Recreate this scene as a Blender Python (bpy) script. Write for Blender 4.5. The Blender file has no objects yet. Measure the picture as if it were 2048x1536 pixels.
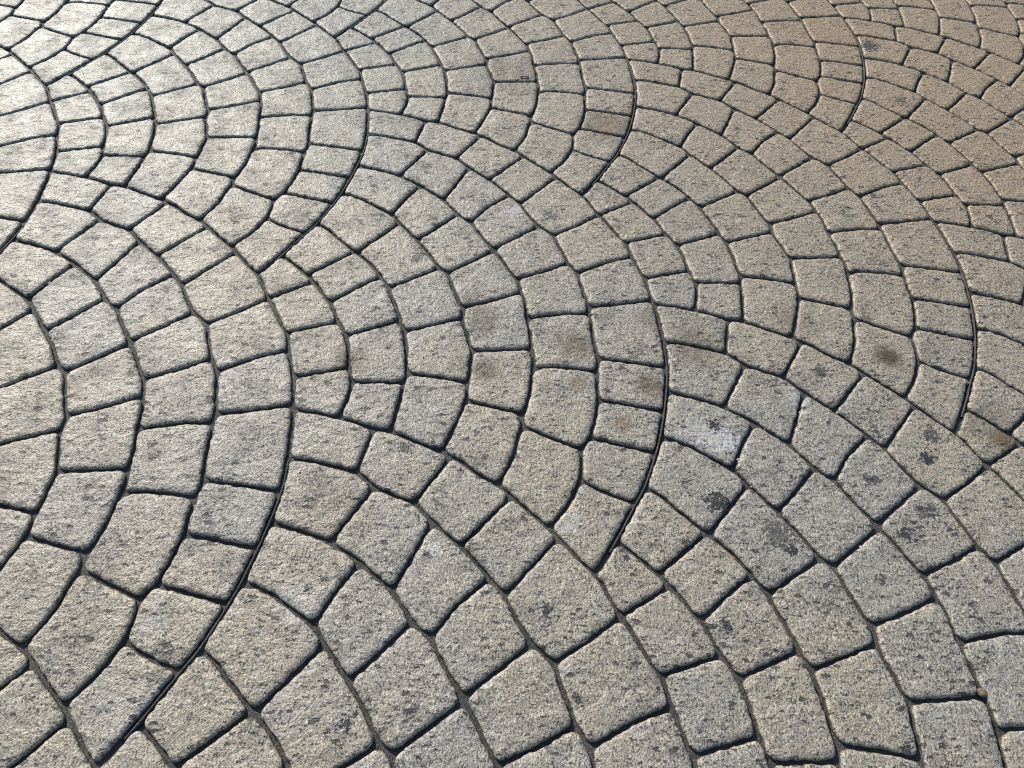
import bpy, math, random
import numpy as np
from mathutils import Matrix, Vector, noise

# ---------------------------------------------------------------- measured layout
# One stamped fan (metres, about the fan's own origin): ring arcs from outer (0) to inner (5)
# and the cross joints of each ring; every fan in the paving repeats it on the lattice LA, LP.
H=1.300
FOCAL=1520.00
PITCH=0.92797
ROLL=-0.07301
LA=(0.79135,-0.68356)
LP=(0.02773,-1.05498)
ORG=(0.15591,1.29951)
ARC={0:[(-0.6270,0.6257),(-0.5329,0.6131),(-0.4558,0.5937),(-0.4208,0.5877),(-0.3117,0.5480),(-0.2755,0.5319),(-0.2441,0.5091),(-0.1882,0.4781),(-0.1386,0.4357),(-0.0864,0.3910),(-0.0453,0.3504),(-0.0024,0.3061),(0.0175,0.2722),(0.0413,0.2351),(0.0728,0.1846),(0.1049,0.1337),(0.1181,0.0946),(0.1338,0.0488),(0.1473,0.0096),(0.1570,-0.0336),(0.1631,-0.0570),(0.1687,-0.0912),(0.1750,-0.1352),(0.1806,-0.1787),(0.1831,-0.2141),(0.1837,-0.2486),(0.1817,-0.2823),(0.1781,-0.3122),(0.1740,-0.3414),(0.1691,-0.3746),(0.1592,-0.4234),(0.1466,-0.4722),(0.1329,-0.5144),(0.1157,-0.5611),(0.0921,-0.6087),(0.0674,-0.6588),(0.0438,-0.7022),(0.0210,-0.7393)],
 1:[(-0.6050,0.5088),(-0.5617,0.5057),(-0.4757,0.4880),(-0.4343,0.4604),(-0.3979,0.4460),(-0.3542,0.4314),(-0.3133,0.3960),(-0.2567,0.3500),(-0.2032,0.2990),(-0.1708,0.2607),(-0.1466,0.2228),(-0.1207,0.1865),(-0.0811,0.1503),(-0.0608,0.1019),(-0.0430,0.0616),(-0.0174,0.0165),(-0.0079,-0.0210),(0.0024,-0.0561),(0.0089,-0.0914),(0.0135,-0.1257),(0.0179,-0.1661),(0.0237,-0.2089),(0.0281,-0.2367),(0.0282,-0.2737),(0.0265,-0.3112),(0.0280,-0.3495),(0.0241,-0.3895),(0.0119,-0.4402),(-0.0044,-0.4757),(-0.0050,-0.5102),(-0.0093,-0.5458),(-0.0203,-0.5786),(-0.0345,-0.6082),(-0.0488,-0.6294),(-0.0602,-0.6489)],
 2:[(-0.6037,0.3700),(-0.5491,0.3554),(-0.5047,0.3426),(-0.4394,0.3091),(-0.4007,0.2798),(-0.3685,0.2549),(-0.3244,0.2040),(-0.2900,0.1757),(-0.2597,0.1306),(-0.2225,0.0801),(-0.1902,0.0296),(-0.1643,-0.0115),(-0.1495,-0.0522),(-0.1394,-0.0862),(-0.1331,-0.1340),(-0.1235,-0.1786),(-0.1168,-0.2291),(-0.1124,-0.2551),(-0.1143,-0.2885),(-0.1159,-0.3327),(-0.1203,-0.3684),(-0.1288,-0.4001),(-0.1307,-0.4292),(-0.1387,-0.4820),(-0.1448,-0.5114),(-0.1537,-0.5349),(-0.1665,-0.5636)],
 3:[(-0.6233,0.2487),(-0.5901,0.2399),(-0.5312,0.2082),(-0.4894,0.1789),(-0.4625,0.1498),(-0.4307,0.1141),(-0.4098,0.0890),(-0.3841,0.0576),(-0.3541,0.0133),(-0.3302,-0.0082),(-0.3133,-0.0482),(-0.2944,-0.0948),(-0.2811,-0.1206),(-0.2771,-0.1585),(-0.2634,-0.2001),(-0.2501,-0.2405),(-0.2493,-0.2735),(-0.2496,-0.3093),(-0.2499,-0.3502),(-0.2536,-0.3884),(-0.2661,-0.4375),(-0.2745,-0.4661),(-0.2836,-0.4958)],
 4:[(-0.6617,0.1248),(-0.6377,0.1116),(-0.6041,0.0798),(-0.5561,0.0376),(-0.5178,0.0056),(-0.4907,-0.0267),(-0.4665,-0.0598),(-0.4502,-0.0961),(-0.4321,-0.1330),(-0.4210,-0.1624),(-0.4059,-0.2015),(-0.3942,-0.2434),(-0.3905,-0.2780),(-0.3838,-0.3149),(-0.3852,-0.3483),(-0.3881,-0.3905),(-0.3940,-0.4529)],
 5:[(-0.7208,0.0040),(-0.6959,-0.0150),(-0.6566,-0.0477),(-0.6310,-0.0733),(-0.6000,-0.1131),(-0.5766,-0.1450),(-0.5586,-0.1806),(-0.5349,-0.2181),(-0.5204,-0.2590),(-0.5116,-0.2993),(-0.4998,-0.3377),(-0.4954,-0.3761),(-0.5028,-0.4277)]}
JOINT={1:[[(-0.4554,0.5913),(-0.4757,0.4880)],[(-0.2994,0.5333),(-0.3522,0.4332)],[(-0.1739,0.4575),(-0.2572,0.3520)],[(-0.0790,0.3748),(-0.1710,0.2631)],[(0.0383,0.2392),(-0.0198,0.1941),(-0.0811,0.1544)],[(0.1120,0.0904),(0.0481,0.0639),(-0.0160,0.0208)],[(0.1591,-0.0477),(0.0857,-0.0675),(0.0105,-0.0838)],[(0.1772,-0.2457),(0.1038,-0.2412),(0.0322,-0.2346)],[(0.1671,-0.3641),(0.0293,-0.3489)],[(0.1454,-0.4723),(0.0114,-0.4448)],[(0.0999,-0.5898),(0.0357,-0.5689),(-0.0081,-0.5441)]],
 2:[[(-0.4369,0.4549),(-0.4683,0.3926),(-0.4911,0.3389)],[(-0.3159,0.3893),(-0.3689,0.2573)],[(-0.2022,0.2868),(-0.2553,0.2333),(-0.2889,0.1777)],[(-0.1217,0.1769),(-0.2217,0.0887)],[(-0.0442,0.0544),(-0.0959,0.0228),(-0.1629,-0.0099)],[(0.0076,-0.1073),(-0.0584,-0.1142),(-0.1290,-0.1317)],[(0.0241,-0.2741),(-0.0695,-0.2698),(-0.1108,-0.2780)],[(-0.0069,-0.4759),(-0.0533,-0.4587),(-0.1259,-0.4319)]],
 3:[[(-0.4389,0.2993),(-0.4685,0.2432),(-0.4933,0.1864)],[(-0.3250,0.1986),(-0.3878,0.1290),(-0.4112,0.1007)],[(-0.2240,0.0750),(-0.3295,-0.0043)],[(-0.1551,-0.0580),(-0.2215,-0.0896),(-0.2804,-0.1161)],[(-0.1196,-0.2260),(-0.2464,-0.2401)],[(-0.1295,-0.3992),(-0.1862,-0.3884),(-0.2440,-0.3727)]],
 4:[[(-0.4711,0.1479),(-0.5523,0.0420)],[(-0.3533,0.0058),(-0.3922,-0.0229),(-0.4539,-0.0649)],[(-0.2815,-0.1481),(-0.4036,-0.1977)],[(-0.2537,-0.3271),(-0.3201,-0.3201),(-0.3807,-0.3179)]],
 5:[[(-0.5619,0.0384),(-0.6481,-0.0433)],[(-0.4838,-0.0407),(-0.5199,-0.0657),(-0.5773,-0.1226)],[(-0.4184,-0.1710),(-0.5278,-0.2215)],[(-0.3874,-0.3418),(-0.4940,-0.3465)]],
 6:[[(-0.6369,-0.0678),(-0.7168,-0.1271)],[(-0.5543,-0.1842),(-0.6595,-0.2270)],[(-0.5111,-0.3160),(-0.6138,-0.3491)]]}

# ---------------------------------------------------------------- camera, sky, sun
scene = bpy.context.scene
col = scene.collection
W, HT = 2048.0, 1536.0
_fwd = np.array([0, math.cos(PITCH), -math.sin(PITCH)])
_rt = np.array([1.0, 0, 0])
_dn = np.cross(_fwd, _rt)
CR = math.cos(ROLL) * _rt + math.sin(ROLL) * _dn
CD = -math.sin(ROLL) * _rt + math.cos(ROLL) * _dn
camd = bpy.data.cameras.new('camera')
camd.sensor_fit = 'HORIZONTAL'; camd.sensor_width = 36.0
camd.lens = 36.0 * FOCAL / W
camd.clip_start = 0.02; camd.clip_end = 2000.0
cam = bpy.data.objects.new('camera', camd); col.objects.link(cam)
m = Matrix.Identity(4)
for r in range(3):
    m[r][0] = CR[r]; m[r][1] = -CD[r]; m[r][2] = -_fwd[r]
m[2][3] = H
cam.matrix_world = m
scene.camera = cam

SUN_AZ, SUN_EL = math.radians(-38.0), math.radians(31.0)   # azimuth from +Y towards +X
world = bpy.data.worlds.new('World'); scene.world = world; world.use_nodes = True
wn = world.node_tree.nodes; wl = world.node_tree.links
bg = wn['Background']; bg.inputs['Strength'].default_value = 0.10
sky = wn.new('ShaderNodeTexSky'); sky.sky_type = 'NISHITA'; sky.sun_disc = False
sky.sun_elevation = SUN_EL; sky.sun_rotation = SUN_AZ
sky.air_density = 1.0; sky.dust_density = 1.0
wl.new(sky.outputs['Color'], bg.inputs['Color'])
sund = bpy.data.lights.new('sun', 'SUN'); sund.energy = 4.0; sund.angle = math.radians(0.53)
sund.color = (1.0, 0.93, 0.83)
sun = bpy.data.objects.new('sun', sund); col.objects.link(sun)
sdir = Vector((math.sin(SUN_AZ) * math.cos(SUN_EL), math.cos(SUN_AZ) * math.cos(SUN_EL), math.sin(SUN_EL)))
sun.rotation_euler = sdir.to_track_quat('Z', 'Y').to_euler()
sun.location = sdir * 20

vs = scene.view_settings
vs.view_transform = 'Standard'; vs.look = 'None'; vs.gamma = 1.0; vs.use_curve_mapping = False
vs.exposure = 0.36
scene.cycles.use_denoising = False
scene.cycles.pixel_filter_type = 'BLACKMAN_HARRIS'
scene.cycles.filter_width = 1.1
scene.cycles.max_bounces = 6

# ---------------------------------------------------------------- helpers
def project(x, y, z=0.0):
    p = np.array([x, y, z - H]); c = p @ _fwd
    return (W / 2 + FOCAL * (p @ CR) / c, HT / 2 + FOCAL * (p @ CD) / c) if c > 0.02 else None

def ground(px, py, z=0.0):
    """point of the level z under a pixel of the photograph"""
    d = CR * (px - W / 2) / FOCAL + CD * (py - HT / 2) / FOCAL + _fwd
    t = (z - H) / d[2]
    return (d[0] * t, d[1] * t)

def tag(o, label=None, cat=None, group=None, kind=None):
    if label: o['label'] = label
    if cat: o['category'] = cat
    if group: o['group'] = group
    if kind: o['kind'] = kind
    return o

A0 = {k: np.array(c) for k, c in ARC.items()}
vA, vP = np.array(LA), np.array(LP)

def densify(c, step=0.006):
    c = np.asarray(c, float)
    # Catmull-Rom through the measured points
    pts = np.vstack([2 * c[0] - c[1], c, 2 * c[-1] - c[-2]])
    out = []
    for i in range(1, len(pts) - 2):
        p0, p1, p2, p3 = pts[i - 1:i + 3]
        n = max(1, int(np.linalg.norm(p2 - p1) / step))
        for t in np.arange(n) / n:
            out.append(0.5 * (2 * p1 + (p2 - p0) * t + (2 * p0 - 5 * p1 + 4 * p2 - p3) * t * t + (3 * p1 - p0 - 3 * p2 + p3) * t ** 3))
    out.append(c[-1])
    return np.array(out)

def near(c, p):
    return int(np.argmin(((c - p) ** 2).sum(1)))

def sub(c, p, q):
    i, j = near(c, p), near(c, q)
    return c[i:j + 1] if i <= j else c[j:i + 1][::-1]

def stone_outlines():
    """closed outlines (joint centre to joint centre) of the stones of one fan"""
    arcs = {k: densify(c) for k, c in A0.items()}
    ext = arcs[0]
    side_s, side_e = ext - vA, ext + vP           # fan on the upper left, fan below
    arcs[6] = ext - vA + vP                       # fan on the lower left closes the innermost ring
    res = []
    for k in range(1, 7):
        co, ci = arcs[k - 1], arcs[k]
        so = side_s[near(side_s, A0[k - 1][0])]
        si = side_s[near(side_s, A0[k][0])] if k < 6 else side_s[-1]
        eo = side_e[near(side_e, A0[k - 1][-1])]
        ei = side_e[near(side_e, A0[k][-1])] if k < 6 else side_e[0]
        cuts = [sub(side_s, so, si)]
        for j in JOINT[k]:
            j = np.array(j)
            o, i = co[near(co, j[0])], ci[near(ci, j[-1])]
            j = j.copy(); j[0] = o; j[-1] = i
            cuts.append(densify(j))
        cuts.append(sub(side_e, eo, ei))
        for a, b in zip(cuts[:-1], cuts[1:]):
            res.append((k, np.vstack([a[::-1], sub(co, a[0], b[0]), b, sub(ci, b[-1], a[-1])])))
    return res

def resample(poly, n):
    d = np.linalg.norm(np.roll(poly, -1, 0) - poly, axis=1)
    keep = d > 1e-6
    poly = poly[keep]
    q = np.vstack([poly, poly[:1]])
    s = np.r_[0, np.cumsum(np.linalg.norm(np.diff(q, axis=0), axis=1))]
    t = np.arange(n) * s[-1] / n
    return np.c_[np.interp(t, s, q[:, 0]), np.interp(t, s, q[:, 1])]

def signed_area(p):
    x, y = p[:, 0], p[:, 1]
    return 0.5 * (x @ np.roll(y, -1) - np.roll(x, -1) @ y)

def relax(p, k, n):
    for _ in range(n):
        p = (1 - k) * p + 0.5 * k * (np.roll(p, 1, 0) + np.roll(p, -1, 0))
    return p

def normals(p):
    t = np.roll(p, -1, 0) - np.roll(p, 1, 0)
    t /= np.linalg.norm(t, axis=1)[:, None] + 1e-12
    return np.c_[-t[:, 1], t[:, 0]]

def core_outline(poly, d, n):
    """the outline moved inwards by d (per point of poly), without folds, corners rounded"""
    p = poly.copy()
    for _ in range(6):
        p = relax(p + normals(p) * (d / 6)[:, None], 0.25, 1)
    dist = np.sqrt(((p[:, None, :] - poly[None, :, :]) ** 2).sum(2)).min(1)
    p = p[dist > 0.86 * d.min()]
    return relax(resample(relax(resample(p, n), 0.5, 2), n), 0.5, 2)

DEPTH = 0.0088          # the joints lie this far below the stone tops
def fbm(x, y, s, seed, oct=3):
    return noise.fractal(Vector((x * s + seed * 7.31, y * s - seed * 3.7, seed * 1.9)), 0.9, 2.1, oct)

def stone_mesh(name, poly, seed, n=110, fine=True, ring=0):
    """a pressed stone: sloped flanks out of the joint, rounded shoulder, uneven cleft top"""
    if signed_area(poly) < 0:
        poly = poly[::-1]
    c = poly.mean(0)
    raw = resample(poly, 260)
    d0 = np.full(len(raw), 0.0029 + 0.0042)
    if ring == 1:            # the outer arc has a wider double joint towards its lower end
        e = densify(A0[0]); i0 = near(e, np.array(JOINT[1][6][0]))
        for q, pt in enumerate(raw):
            i = near(e, pt)
            if i > i0 and np.hypot(*(e[i] - pt)) < 0.004:
                d0[q] += 0.0042 * min(1.0, (i - i0) / 30.0)
    core = core_outline(raw, relax(d0[:, None], 0.5, 20)[:, 0], n)
    nrm = normals(relax(core, 0.5, 2))
    wob = np.array([0.0013 * fbm(x, y, 34, seed, 3) + 0.0019 * fbm(x, y, 90, seed + 5, 3) for x, y in core])
    wob = np.clip(wob, -0.0022, 0.0034)
    # (extra inset, height): flank of the joint up to the top
    prof = [(-0.0008, -DEPTH - 0.004), (0.0002, -0.0066), (0.0010, -0.0036), (0.0021, -0.0017), (0.0042, -0.0005), (0.0080, 0.0002)]
    if not fine:
        prof = [prof[0], prof[2], prof[4]]
    verts, faces = [], []
    tilt = (random.Random(seed).uniform(-1, 1) * 0.006, random.Random(seed + 99).uniform(-1, 1) * 0.006)
    def top(x, y):
        q = (x - c[0]) * tilt[0] + (y - c[1]) * tilt[1]
        return q + 0.0011 * fbm(x, y, 16, seed + 40, 3) + 0.0006 * fbm(x * 0.6 + y * 0.8, (y * 0.6 - x * 0.8) * 2.2, 45, seed + 70, 3)
    rings = []
    for e, z in prof:
        r = core + nrm * (e - 0.0042 + wob)[:, None] if e < 0.007 else relax(core + nrm * (e - 0.0042 + wob)[:, None], 0.5, 3)
        rings.append(r)
        w = 0.0 if z < -0.006 else 1.0
        for x, y in r:
            verts.append((x - c[0], y - c[1], z + w * top(x, y) + (0.0009 * fbm(x, y, 150, seed, 2) if fine else 0)))
    last = rings[-1]
    cc = last.mean(0)
    for s in ((0.86, 0.68, 0.48, 0.26) if fine else (0.6,)):
        for x, y in cc + (last - cc) * s:
            verts.append((x - c[0], y - c[1], 0.0004 + top(x, y)))
        rings.append(None)
    for k in range(len(rings) - 1):
        for i in range(n):
            j = (i + 1) % n
            faces.append((k * n + i, k * n + j, (k + 1) * n + j, (k + 1) * n + i))
    verts.append((cc[0] - c[0], cc[1] - c[1], 0.0004 + top(*cc)))
    o = (len(rings) - 1) * n
    for i in range(n):
        faces.append((o + i, o + (i + 1) % n, len(verts) - 1))
    me = bpy.data.meshes.new(name)
    me.from_pydata(verts, [], faces)
    me.polygons.foreach_set('use_smooth', [True] * len(faces))
    me.update()
    return me, c

# ---------------------------------------------------------------- materials
class NT:
    def __init__(self, name):
        self.mat = bpy.data.materials.new(name); self.mat.use_nodes = True
        self.n = self.mat.node_tree.nodes; self.l = self.mat.node_tree.links
        self.bsdf = self.n['Principled BSDF']
    def put(self, sock, v):
        if hasattr(v, 'is_linked'): self.l.new(v, sock)
        else: sock.default_value = v
    def node(self, typ, props=None, **ins):
        nd = self.n.new(typ)
        for k, v in (props or {}).items(): setattr(nd, k, v)
        for k, v in ins.items():
            self.put(nd.inputs[int(k[1:]) if k[0] == '_' and k[1:].isdigit() else k.replace('_', ' ')], v)
        return nd
    def math(self, op, a, b=0.0, c=0.0, clamp=False):
        return self.node('ShaderNodeMath', {'operation': op, 'use_clamp': clamp}, _0=a, _1=b, _2=c).outputs[0]
    def noise(self, vec, scale, detail=3.0, rough=0.55, dist=0.0):
        return self.node('ShaderNodeTexNoise', None, Vector=vec, Scale=scale, Detail=detail, Roughness=rough, Distortion=dist).outputs['Fac']
    def ramp(self, fac, lo, hi, a=0.0, b=1.0, smooth=True):
        return self.node('ShaderNodeMapRange', {'interpolation_type': 'SMOOTHSTEP' if smooth else 'LINEAR'},
                         _0=fac, _1=lo, _2=hi, _3=a, _4=b).outputs[0]
    def mix(self, fac, a, b, blend='MIX'):
        nd = self.node('ShaderNodeMix', {'data_type': 'RGBA', 'blend_type': blend, 'clamp_factor': True})
        self.put(nd.inputs[0], fac); self.put(nd.inputs[6], a); self.put(nd.inputs[7], b)
        return nd.outputs[2]

def rgb(r, g, b): return (r, g, b, 1.0)

# stains on the paving, read off the photograph: pixel, radius in pixels, strength
BROWN = [(1777, 714, 26, .95), (968, 740, 26, .85), (965, 635, 34, .55), (1150, 690, 36, .6), (1297, 770, 24, .8), (700, 722, 34, .6),
         (940, 600, 26, .5), (1245, 850, 20, .45), (1160, 770, 22, .4), (224, 415, 24, .6), (1590, 640, 40, .35), (1390, 690, 50, .5),
         (2005, 880, 22, .8), (1985, 850, 60, .35), (1300, 640, 30, .3), (660, 1000, 60, .25), (1210, 250, 50, .5), (1010, 150, 70, .35)]
RUST = [(1155, 765, 14, .6), (1240, 845, 14, .6), (1790, 830, 22, .6), (2000, 878, 12, .9), (1210, 258, 22, .6), (1660, 60, 70, .5), (1560, 200, 40, .25), (1640, 180, 40, .35)]
DARK = [(1435, 1005, 30, .9), (1428, 850, 16, .8), (1558, 1068, 40, .55), (1585, 1100, 16, .8), (1500, 985, 14, .7), (1855, 918, 20, .85), (1860, 870, 24, .6),
        (1092, 1220, 18, .75), (880, 1440, 16, .5), (690, 1450, 16, .8), (655, 1462, 8, .8), (712, 1430, 8, .8), (808, 895, 20, .7), (835, 515, 18, .55),
        (255, 395, 14, .6), (1815, 1070, 22, .7), (1850, 1025, 24, .5), (1865, 1020, 18, .5), (1270, 1320, 18, .3), (1453, 1250, 16, .7), (1763, 1160, 12, .6),
        (1945, 1210, 12, .5), (1305, 77, 14, .9), (1740, 92, 24, .7), (1800, 202, 18, .5), (1640, 740, 20, .55), (1840, 1140, 16, .5), (1750, 960, 14, .6),
        (1100, 430, 20, .5), (1340, 280, 16, .4), (615, 1178, 9, .9), (852, 1108, 9, .8), (1745, 390, 14, .6), (1230, 455, 20, .35)]
WHITE = [(870, 1098, 12, 1.0), (1440, 878, 34, .8), (1390, 860, 28, .6), (1470, 890, 20, .6), (300, 1250, 26, .6), (260, 1420, 60, .35), (600, 1200, 40, .5),
         (1025, 425, 20, .6), (1260, 105, 30, .5), (1140, 1045, 24, .5), (560, 1440, 40, .3), (1600, 800, 30, .35)]

STAIN_TINT = {'brown': (0.085, 0.06, 0.033), 'rust': (0.33, 0.17, 0.07), 'dark': (0.035, 0.038, 0.037), 'white': (0.60, 0.61, 0.62)}
STAINS = []
for kind, lst in (('brown', BROWN), ('rust', RUST), ('white', WHITE), ('dark', DARK)):
    for px, py, r, st in lst:
        g, e = ground(px, py), ground(px + r, py)
        STAINS.append((g[0], g[1], math.hypot(e[0] - g[0], e[1] - g[1]), st, kind))
SLOTS = 4

def set_stains(o, centre, half):
    """give a stone the place, size and tint of the stains that reach it"""
    k = 0
    for x, y, r, st, kind in STAINS:
        if k < SLOTS and math.hypot(x - centre[0], y - centre[1]) < half + r * 1.2:
            o['stain_%d' % k] = [x, y, r * (0.72 if kind == 'dark' else 1.0)]
            o['tint_%d' % k] = list(STAIN_TINT[kind]); o['strength_%d' % k] = min(1.0, st * {'rust': 0.4, 'dark': 1.3, 'brown': 1.0, 'white': 0.5}[kind])
            o['ragged_%d' % k] = 1.5 if kind == 'brown' else 5.0
            o['soft_%d' % k] = 0.65 if kind == 'brown' else 0.12
            k += 1

def stone_material():
    t = NT('stamped_concrete_stone')
    geo = t.n.new('ShaderNodeNewGeometry'); pos = geo.outputs['Position']
    flat = t.node('ShaderNodeVectorMath', {'operation': 'MULTIPLY'}, _0=pos, _1=(1, 1, 0.25)).outputs['Vector']
    oi = t.n.new('ShaderNodeObjectInfo')
    attr = lambda n: t.node('ShaderNodeAttribute', {'attribute_type': 'OBJECT', 'attribute_name': n})
    big = t.noise(flat, 1.9, 3.0, 0.6)
    mid = t.noise(flat, 12.0, 5.0, 0.66)
    mid2 = t.noise(t.node('ShaderNodeVectorMath', {'operation': 'ADD'}, _0=flat, _1=(9.1, 3.3, 4.0)).outputs['Vector'], 30.0, 5.0, 0.7)
    c = t.mix(t.ramp(big, 0.40, 0.60), rgb(0.275, 0.268, 0.240), rgb(0.325, 0.290, 0.222))
    c = t.mix(t.ramp(oi.outputs['Random'], 0.0, 1.0, 0.0, 0.40, False), c, rgb(0.350, 0.295, 0.218))
    c = t.mix(t.ramp(mid, 0.50, 0.66, 0, 0.60), c, rgb(0.150, 0.142, 0.130))
    c = t.mix(t.ramp(mid2, 0.50, 0.66, 0, 0.60), c, rgb(0.45, 0.43, 0.375))
    # warm buff pigment towards the far right of the paving
    gx, gy = ground(1900, 60)
    far = t.node('ShaderNodeVectorMath', {'operation': 'DISTANCE'}, _0=pos, _1=(gx, gy, 0.0)).outputs['Value']
    far = t.math('MULTIPLY_ADD', t.math('SUBTRACT', big, 0.5), 1.2, far)
    c = t.mix(t.ramp(far, 2.1, 0.3, 0.0, 0.80), c, rgb(0.335, 0.235, 0.135))
    # cooler grey-green tint blended in towards the far left
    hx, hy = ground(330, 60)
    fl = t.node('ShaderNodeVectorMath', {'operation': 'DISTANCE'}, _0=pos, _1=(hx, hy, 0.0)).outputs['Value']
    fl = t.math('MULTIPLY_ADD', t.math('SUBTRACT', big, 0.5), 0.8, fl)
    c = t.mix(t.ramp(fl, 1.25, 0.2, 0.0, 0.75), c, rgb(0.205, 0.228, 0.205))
    # sand grain: light crystals and dark binder
    gv = t.node('ShaderNodeVectorMath', {'operation': 'MULTIPLY'}, _0=pos, _1=(1.0, 0.68, 1.0)).outputs['Vector']
    ga = t.noise(gv, 400.0, 1.0, 0.5)
    gb = t.noise(gv, 190.0, 1.5, 0.5)
    g = t.math('ADD', t.math('MULTIPLY', ga, 0.6), t.math('MULTIPLY', gb, 0.4))
    warp = t.math('SUBTRACT', t.noise(flat, 130.0, 2.0, 0.6, 0.4), 0.5)
    dirt = t.ramp(mid, 0.35, 0.7, 0.75, 1.0)
    c = t.mix(t.math('MULTIPLY', t.ramp(g, 0.465, 0.385, 0.0, 0.9), dirt), c, rgb(0.028, 0.029, 0.031))
    c = t.mix(t.ramp(g, 0.53, 0.63, 0, 0.7), c, rgb(0.60, 0.565, 0.475))
    # stains, each with its own place
    for k in range(SLOTS):
        sx = t.node('ShaderNodeSeparateXYZ', None, Vector=attr('stain_%d' % k).outputs['Vector'])
        rad = sx.outputs['Z']
        ctr = t.node('ShaderNodeCombineXYZ', None, X=sx.outputs['X'], Y=sx.outputs['Y']).outputs[0]
        dv = t.node('ShaderNodeVectorMath', {'operation': 'DISTANCE'}, _0=pos, _1=ctr).outputs['Value']
        rel = t.math('DIVIDE', dv, t.math('MAXIMUM', rad, 1e-4))
        rel = t.math('MULTIPLY_ADD', warp, attr('ragged_%d' % k).outputs['Fac'], rel)
        soft = attr('soft_%d' % k).outputs['Fac']
        f = t.math('MULTIPLY', t.ramp(rel, t.math('ADD', 0.95, soft), t.math('SUBTRACT', 0.95, soft)), attr('strength_%d' % k).outputs['Fac'])
        c = t.mix(f, c, attr('tint_%d' % k).outputs['Color'])
    # dark pits
    pm = t.node('ShaderNodeMapping', None, Vector=flat, Rotation=(0, 0, -0.25), Scale=(0.62, 1.0, 0.0)).outputs[0]
    pm = t.node('ShaderNodeVectorMath', {'operation': 'MULTIPLY_ADD'}, _0=t.node('ShaderNodeCombineXYZ', None, X=warp, Y=t.math('SUBTRACT', mid2, 0.5)).outputs[0], _1=(0.02, 0.02, 0.0), _2=pm).outputs['Vector']
    pitm = None
    for sc, lo, gain in ((52.0, 0.62, 0.62), (120.0, 0.55, 0.62)):
        vo = t.node('ShaderNodeTexVoronoi', {'voronoi_dimensions': '2D'}, Vector=pm, Scale=sc)
        rnd = t.node('ShaderNodeSeparateXYZ', None, Vector=vo.outputs['Color']).outputs['X']
        r = t.math('MULTIPLY', t.math('SUBTRACT', t.math('MULTIPLY_ADD', t.math('SUBTRACT', mid, 0.5), 0.9, rnd), lo), gain)
        mk = t.ramp(t.math('SUBTRACT', r, vo.outputs['Distance']), -0.03, 0.05)
        pitm = mk if pitm is None else t.math('MAXIMUM', pitm, mk)
    c = t.mix(t.math('MULTIPLY', pitm, 0.85), c, rgb(0.030, 0.031, 0.031))
    # soil in the joints stains the flanks
    z = t.node('ShaderNodeSeparateXYZ', None, Vector=pos).outputs['Z']
    soil = t.ramp(t.math('MULTIPLY_ADD', t.math('SUBTRACT', mid2, 0.5), 0.006, z), -0.0025, -0.0060)
    c = t.mix(t.math('MULTIPLY', soil, 0.85), c, rgb(0.055, 0.050, 0.042))
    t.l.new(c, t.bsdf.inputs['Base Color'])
    t.l.new(t.ramp(mid, 0.35, 0.7, 0.42, 0.62), t.bsdf.inputs['Roughness'])
    t.bsdf.inputs['Specular IOR Level'].default_value = 0.5
    # relief
    sl = t.node('ShaderNodeMapping', None, Vector=flat, Rotation=(0, 0, 0.6), Scale=(1.0, 1.5, 1.0)).outputs[0]
    h = t.math('MULTIPLY', t.noise(sl, 30.0, 5.0, 0.60, 0.5), 0.0052)
    h = t.math('MULTIPLY_ADD', g, 0.0020, h)
    h = t.math('MULTIPLY_ADD', pitm, -0.0015, h)
    b = t.node('ShaderNodeBump', None, Strength=1.0, Distance=1.0, Height=h)
    t.l.new(b.outputs[0], t.bsdf.inputs['Normal'])
    return t.mat

def bed_material():
    t = NT('joint_concrete')
    geo = t.n.new('ShaderNodeNewGeometry'); pos = geo.outputs['Position']
    n1 = t.noise(pos, 9.0, 4.0, 0.6); n2 = t.noise(pos, 120.0, 3.0, 0.65); n3 = t.noise(pos, 500.0, 2.0, 0.6)
    c = t.mix(t.ramp(n1, 0.35, 0.65), rgb(0.040, 0.040, 0.038), rgb(0.074, 0.070, 0.062))
    c = t.mix(t.ramp(n2, 0.5, 0.68, 0, 0.8), c, rgb(0.03, 0.03, 0.028))
    c = t.mix(t.ramp(n3, 0.55, 0.68, 0, 0.5), c, rgb(0.34, 0.32, 0.27))
    t.l.new(c, t.bsdf.inputs['Base Color'])
    t.bsdf.inputs['Roughness'].default_value = 0.75
    h = t.math('MULTIPLY_ADD', n2, 0.004, t.math('MULTIPLY', n3, 0.0016))
    t.l.new(t.node('ShaderNodeBump', None, Strength=1.0, Distance=1.0, Height=h).outputs[0], t.bsdf.inputs['Normal'])
    return t.mat

def plain_material(name, a, b, scale, rough=0.7):
    t = NT(name)
    tc = t.n.new('ShaderNodeTexCoord')
    n = t.noise(tc.outputs['Object'], scale, 4.0, 0.65)
    t.l.new(t.mix(t.ramp(n, 0.35, 0.65), rgb(*a), rgb(*b)), t.bsdf.inputs['Base Color'])
    t.bsdf.inputs['Roughness'].default_value = rough
    t.l.new(t.node('ShaderNodeBump', None, Strength=0.6, Distance=0.001, Height=n).outputs[0], t.bsdf.inputs['Normal'])
    return t.mat

M_STONE = stone_material(); M_BED = bed_material()

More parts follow.
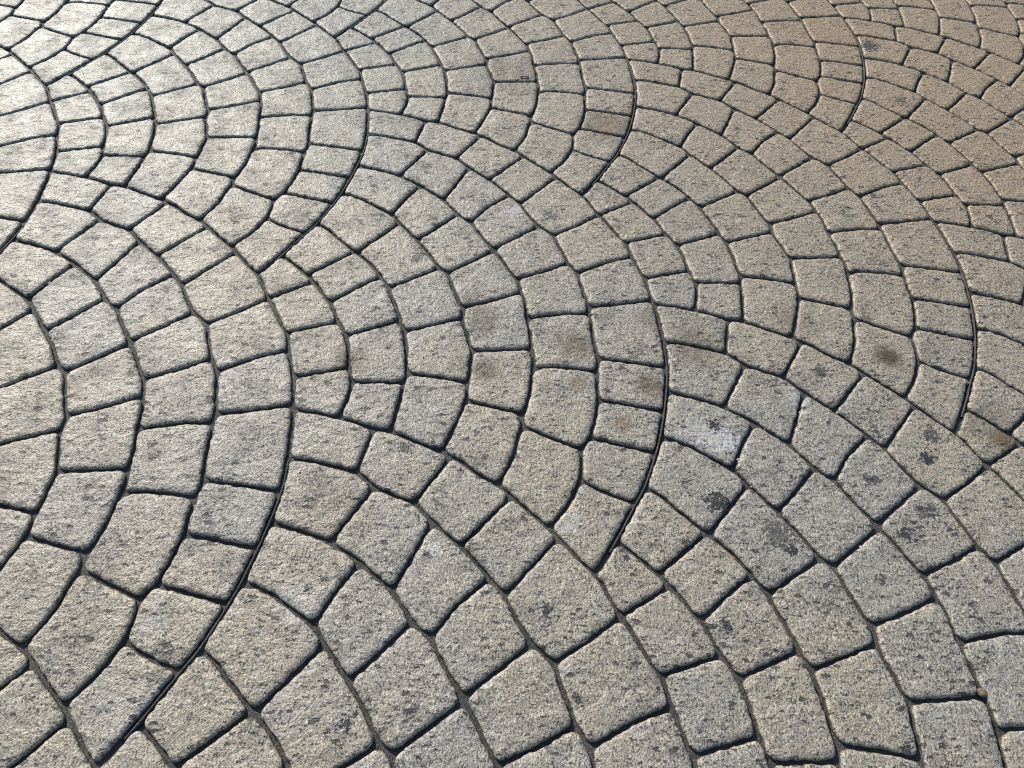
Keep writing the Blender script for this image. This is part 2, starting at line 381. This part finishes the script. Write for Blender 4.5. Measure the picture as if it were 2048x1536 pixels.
# ---------------------------------------------------------------- the pavement: slab between the stones
def bed_mesh():
    # fine in the joints around the view, one big skirt to the horizon; the joint floor rises and falls a little
    x0, x1, y0, y1, st = -3.2, 3.6, -0.6, 4.2, 0.02
    xs = np.arange(x0, x1 + st / 2, st); ys = np.arange(y0, y1 + st / 2, st)
    nx, ny = len(xs), len(ys)
    vs_ = []
    for j, y in enumerate(ys):
        for i, x in enumerate(xs):
            edge = i in (0, nx - 1) or j in (0, ny - 1)
            dz = 0 if edge else 0.0022 * noise.fractal(Vector((x * 14, y * 14, 2.0)), 0.9, 2.1, 3)
            vs_.append((x, y, -DEPTH + dz))
    fs = [(j * nx + i, j * nx + i + 1, (j + 1) * nx + i + 1, (j + 1) * nx + i) for j in range(ny - 1) for i in range(nx - 1)]
    o = len(vs_); B = 400.0
    vs_ += [(-B, -B, -DEPTH), (B, -B, -DEPTH), (B, B, -DEPTH), (-B, B, -DEPTH)]
    bot = list(range(nx)); topr = [(ny - 1) * nx + i for i in range(nx)]
    lef = [j * nx for j in range(ny)]; rig = [j * nx + nx - 1 for j in range(ny)]
    fs.append(tuple([o, o + 1] + bot[::-1]))
    fs.append(tuple([o + 1, o + 2] + rig[::-1]))
    fs.append(tuple([o + 2, o + 3] + topr))
    fs.append(tuple([o + 3, o] + lef))
    me = bpy.data.meshes.new('pavement'); me.from_pydata(vs_, [], fs)
    me.polygons.foreach_set('use_smooth', [True] * len(fs)); me.update()
    return me

me = bed_mesh(); me.materials.append(M_BED)
pavement = bpy.data.objects.new('pavement', me); col.objects.link(pavement)
tag(pavement, 'grey stamped concrete paving pressed into overlapping fans of square stones', kind='structure')

# ---------------------------------------------------------------- stones
OUT = stone_outlines()
fine = []
for s, (k, poly) in enumerate(OUT):
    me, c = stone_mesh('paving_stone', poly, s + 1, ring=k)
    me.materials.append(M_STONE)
    fine.append((me, c, poly))

org = np.array(ORG)
cand, rest = [], []
for i in range(-6, 7):
    for j in range(-8, 9):
        base = org + i * vA + j * vP
        if not (-4.2 < base[0] < 4.8 and -1.6 < base[1] < 5.6):
            continue
        for s, (me, c, poly) in enumerate(fine):
            w = base + poly
            pr = [project(x, y) for x, y in w[::4]]
            if any(q is None for q in pr):
                rest.append((0, s, base)); continue
            pr = np.array(pr)
            cl = np.c_[np.clip(pr[:, 0], 0, W), np.clip(pr[:, 1], 0, HT)]
            area = abs(signed_area(cl))
            (cand if area > 4 else rest).append((area, s, base))
cand.sort(key=lambda t: -t[0])
LIMIT = 300
single, rest = cand[:LIMIT], rest + cand[LIMIT:]
print('stones in view', len(cand), 'others', len(rest))
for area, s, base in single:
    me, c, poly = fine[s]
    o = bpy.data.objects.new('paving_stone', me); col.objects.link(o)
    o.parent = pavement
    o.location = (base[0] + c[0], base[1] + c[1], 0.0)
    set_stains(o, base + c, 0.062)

# the stones past the three hundred largest, and those outside the picture: joined
vv, ff = [], []
coarse = {}
for area, s, base in rest:
    if area > 4:
        me, c = fine[s][0], fine[s][1]
    else:
        if s not in coarse:
            coarse[s] = stone_mesh('tmp', fine[s][2], s + 1, n=36, fine=False)
        me, c = coarse[s]
    key = ('f' if area > 4 else 'c', s)
    V = np.empty(len(me.vertices) * 3); me.vertices.foreach_get('co', V)
    V = V.reshape(-1, 3) + np.array([base[0] + c[0], base[1] + c[1], 0.0])
    o0 = len(vv)
    vv.extend(map(tuple, V)); ff.extend(tuple(o0 + q for q in p.vertices) for p in me.polygons)
me = bpy.data.meshes.new('paving_stones'); me.from_pydata(vv, [], ff)
me.polygons.foreach_set('use_smooth', [True] * len(ff)); me.update()
me.materials.append(M_STONE)
o = bpy.data.objects.new('surrounding_paving_stones', me); col.objects.link(o); o.parent = pavement
tag(o, kind='stuff')
for me, c in coarse.values(): bpy.data.meshes.remove(me)

# thin concrete ridge squeezed up between two stamps along the outer arc of each fan
def ridge_mesh():
    c = densify(A0[0], 0.008)
    i0 = near(c, np.array(JOINT[1][6][0])) + 14
    c = c[i0:-6]
    t = np.gradient(c, axis=0); t /= np.linalg.norm(t, axis=1)[:, None]
    nrm = np.c_[-t[:, 1], t[:, 0]]
    vs_, fs = [], []
    n = len(c)
    for k, (p, q) in enumerate(zip(c, nrm)):
        w = 0.0016 + 0.0006 * noise.noise(Vector((k * 0.31, 1, 0)))
        hgt = -0.0030 + 0.0014 * noise.noise(Vector((k * 0.17, 5, 0))) - 0.005 * max(0, 1 - k / 16.0)
        cx = p - q * (0.0012 + 0.0008 * noise.noise(Vector((k * 0.11, 9, 0))))
        for off, z in ((-w - 0.0012, -DEPTH - 0.003), (-w, hgt - 0.0006), (0, hgt), (w, hgt - 0.0006), (w + 0.0012, -DEPTH - 0.003)):
            vs_.append((cx[0] + q[0] * off, cx[1] + q[1] * off, z))
    for k in range(n - 1):
        for e in range(4):
            a = k * 5 + e
            fs.append((a, a + 1, a + 6, a + 5))
    me = bpy.data.meshes.new('joint_ridge'); me.from_pydata(vs_, [], fs)
    me.polygons.foreach_set('use_smooth', [True] * len(fs)); me.update()
    me.materials.append(M_BED)
    return me
rm = ridge_mesh()
for i in range(-3, 4):
    for j in range(-5, 5):
        base = org + i * vA + j * vP
        pr = project(base[0] + 0.1, base[1] - 0.2)
        if pr is None or not (-700 < pr[0] < W + 500 and -200 < pr[1] < HT + 900): continue
        o = bpy.data.objects.new('joint_ridge', rm); col.objects.link(o); o.parent = pavement
        o.location = (base[0], base[1], 0)

# ---------------------------------------------------------------- small loose things lying in the joints
M_CRUMB = plain_material('pale_stone_crumb', (0.42, 0.38, 0.30), (0.62, 0.58, 0.50), 300.0)
M_DARK = plain_material('dark_soil_lump', (0.03, 0.03, 0.028), (0.08, 0.075, 0.06), 300.0)
M_BROWN = plain_material('brown_lump', (0.12, 0.09, 0.06), (0.22, 0.17, 0.11), 200.0)
M_LEAF = plain_material('dry_leaf', (0.42, 0.15, 0.06), (0.55, 0.26, 0.12), 250.0, 0.6)
M_RED = plain_material('dark_red_leaf', (0.10, 0.02, 0.012), (0.20, 0.045, 0.02), 250.0, 0.6)

def lump(name, px, py, r, mat, label, cat, seed, flat=0.75, group=None):
    import bmesh
    bm = bmesh.new(); bmesh.ops.create_icosphere(bm, subdivisions=2, radius=1.0)
    for v in bm.verts:
        k = 1 + 0.42 * noise.noise(v.co * 1.3 + Vector((seed * 3.1, 0, 0))) + 0.14 * noise.noise(v.co * 3.7 + Vector((0, seed, 0)))
        v.co = Vector((v.co.x * k * 1.25, v.co.y * k, v.co.z * k * flat)) * r
    zmin = min(v.co.z for v in bm.verts)
    for v in bm.verts: v.co.z -= zmin
    me = bpy.data.meshes.new(name); bm.to_mesh(me); bm.free()
    me.materials.append(mat)
    x, y = ground(px, py, -0.006)
    o = bpy.data.objects.new(name, me); col.objects.link(o)
    o.location = (x, y, -DEPTH - 0.0004); o.rotation_euler.z = seed * 1.7
    return tag(o, label, cat, group)

def leaf_bit(name, px, py, length, width, z, rot, mat, label, cat):
    """a curled scrap of leaf: a small pointed blade with a midrib fold and thickness"""
    n = 9; vs_, fs = [], []
    for lay in (0, 1):
        for i in range(n):
            u = i / (n - 1)
            w = width * math.sin(math.pi * (0.06 + 0.88 * u)) ** 0.8 * (1 + 0.2 * math.sin(9 * u))
            for s in (-1, -0.5, 0, 0.5, 1):
                zz = abs(s) * width * 0.45 + 0.25 * length * (u - 0.5) ** 2 + 0.0004 * lay
                vs_.append((length * (u - 0.5), s * w * 0.5, zz))
    L = n * 5
    for i in range(n - 1):
        for s in range(4):
            a = i * 5 + s
            fs.append((a, a + 5, a + 6, a + 1)); fs.append((L + a, L + a + 1, L + a + 6, L + a + 5))
        for s in (0, 4):
            a = i * 5 + s
            fs.append((a, L + a, L + a + 5, a + 5) if s == 0 else (a, a + 5, L + a + 5, L + a))
    for i in (0, n - 1):
        for s in range(4):
            a = i * 5 + s
            fs.append((a, a + 1, L + a + 1, L + a) if i == 0 else (a, L + a, L + a + 1, a + 1))
    me = bpy.data.meshes.new(name); me.from_pydata(vs_, [], fs); me.update(); me.materials.append(mat)
    x, y = ground(px, py, z)
    o = bpy.data.objects.new(name, me); col.objects.link(o)
    o.location = (x, y, z); o.rotation_euler.z = rot
    return tag(o, label, cat)

G = 'pale stone crumbs lying in the joints'
crumbs = [(1530, 856, .0030, 'pale crumb in the joint beside the stone with white bloom'),
          (1601, 825, .0028, 'pale crumb in a steep joint left of the rust flecked stone'),
          (1675, 825, .0028, 'pale crumb in the joint at the corner of the rust flecked stone'),
          (1476, 919, .0028, 'pale crumb in the joint below the white bloom stone'),
          (1697, 930, .0028, 'pale crumb in the cross joint below the rust flecked stone'),
          (1504, 972, .0034, 'buff crumb in the joint next to the darkest stained stone corner'),
          (1723, 1096, .0040, 'largest pale round crumb lying in a shaded cross joint'),
          (1713, 1001, .0026, 'grey crumb in the joint beside two finely pitted stones'),
          (603, 66, .0034, 'white crumb on a far joint of the shiny paving'),
          (99, 566, .0034, 'white crumb in the joint of the streaked bright stones')]
for q, (px, py, r, lab) in enumerate(crumbs):
    lump('stone_crumb', px, py, r, M_CRUMB, lab, 'pebble', q + 1, 0.8, G)
lump('soil_lump', 1540, 1174, .0055, M_DARK, 'small black clump of soil at the end of a shaded joint', 'soil clump', 21, 0.8)
lump('mud_lump', 1962, 1387, .0070, M_BROWN, 'brown lump of dried mud filling a joint corner', 'mud lump', 22, 0.75)
leaf_bit('leaf_scrap', 1459, 1112, .017, .006, -0.006, -0.75, M_LEAF, 'orange brown scrap of dry leaf caught in a joint', 'leaf')
leaf_bit('leaf_scrap', 1049, 158, .026, .012, -0.004, 0.1, M_RED, 'dark red scrap of leaf in a far joint above buff stone', 'leaf')
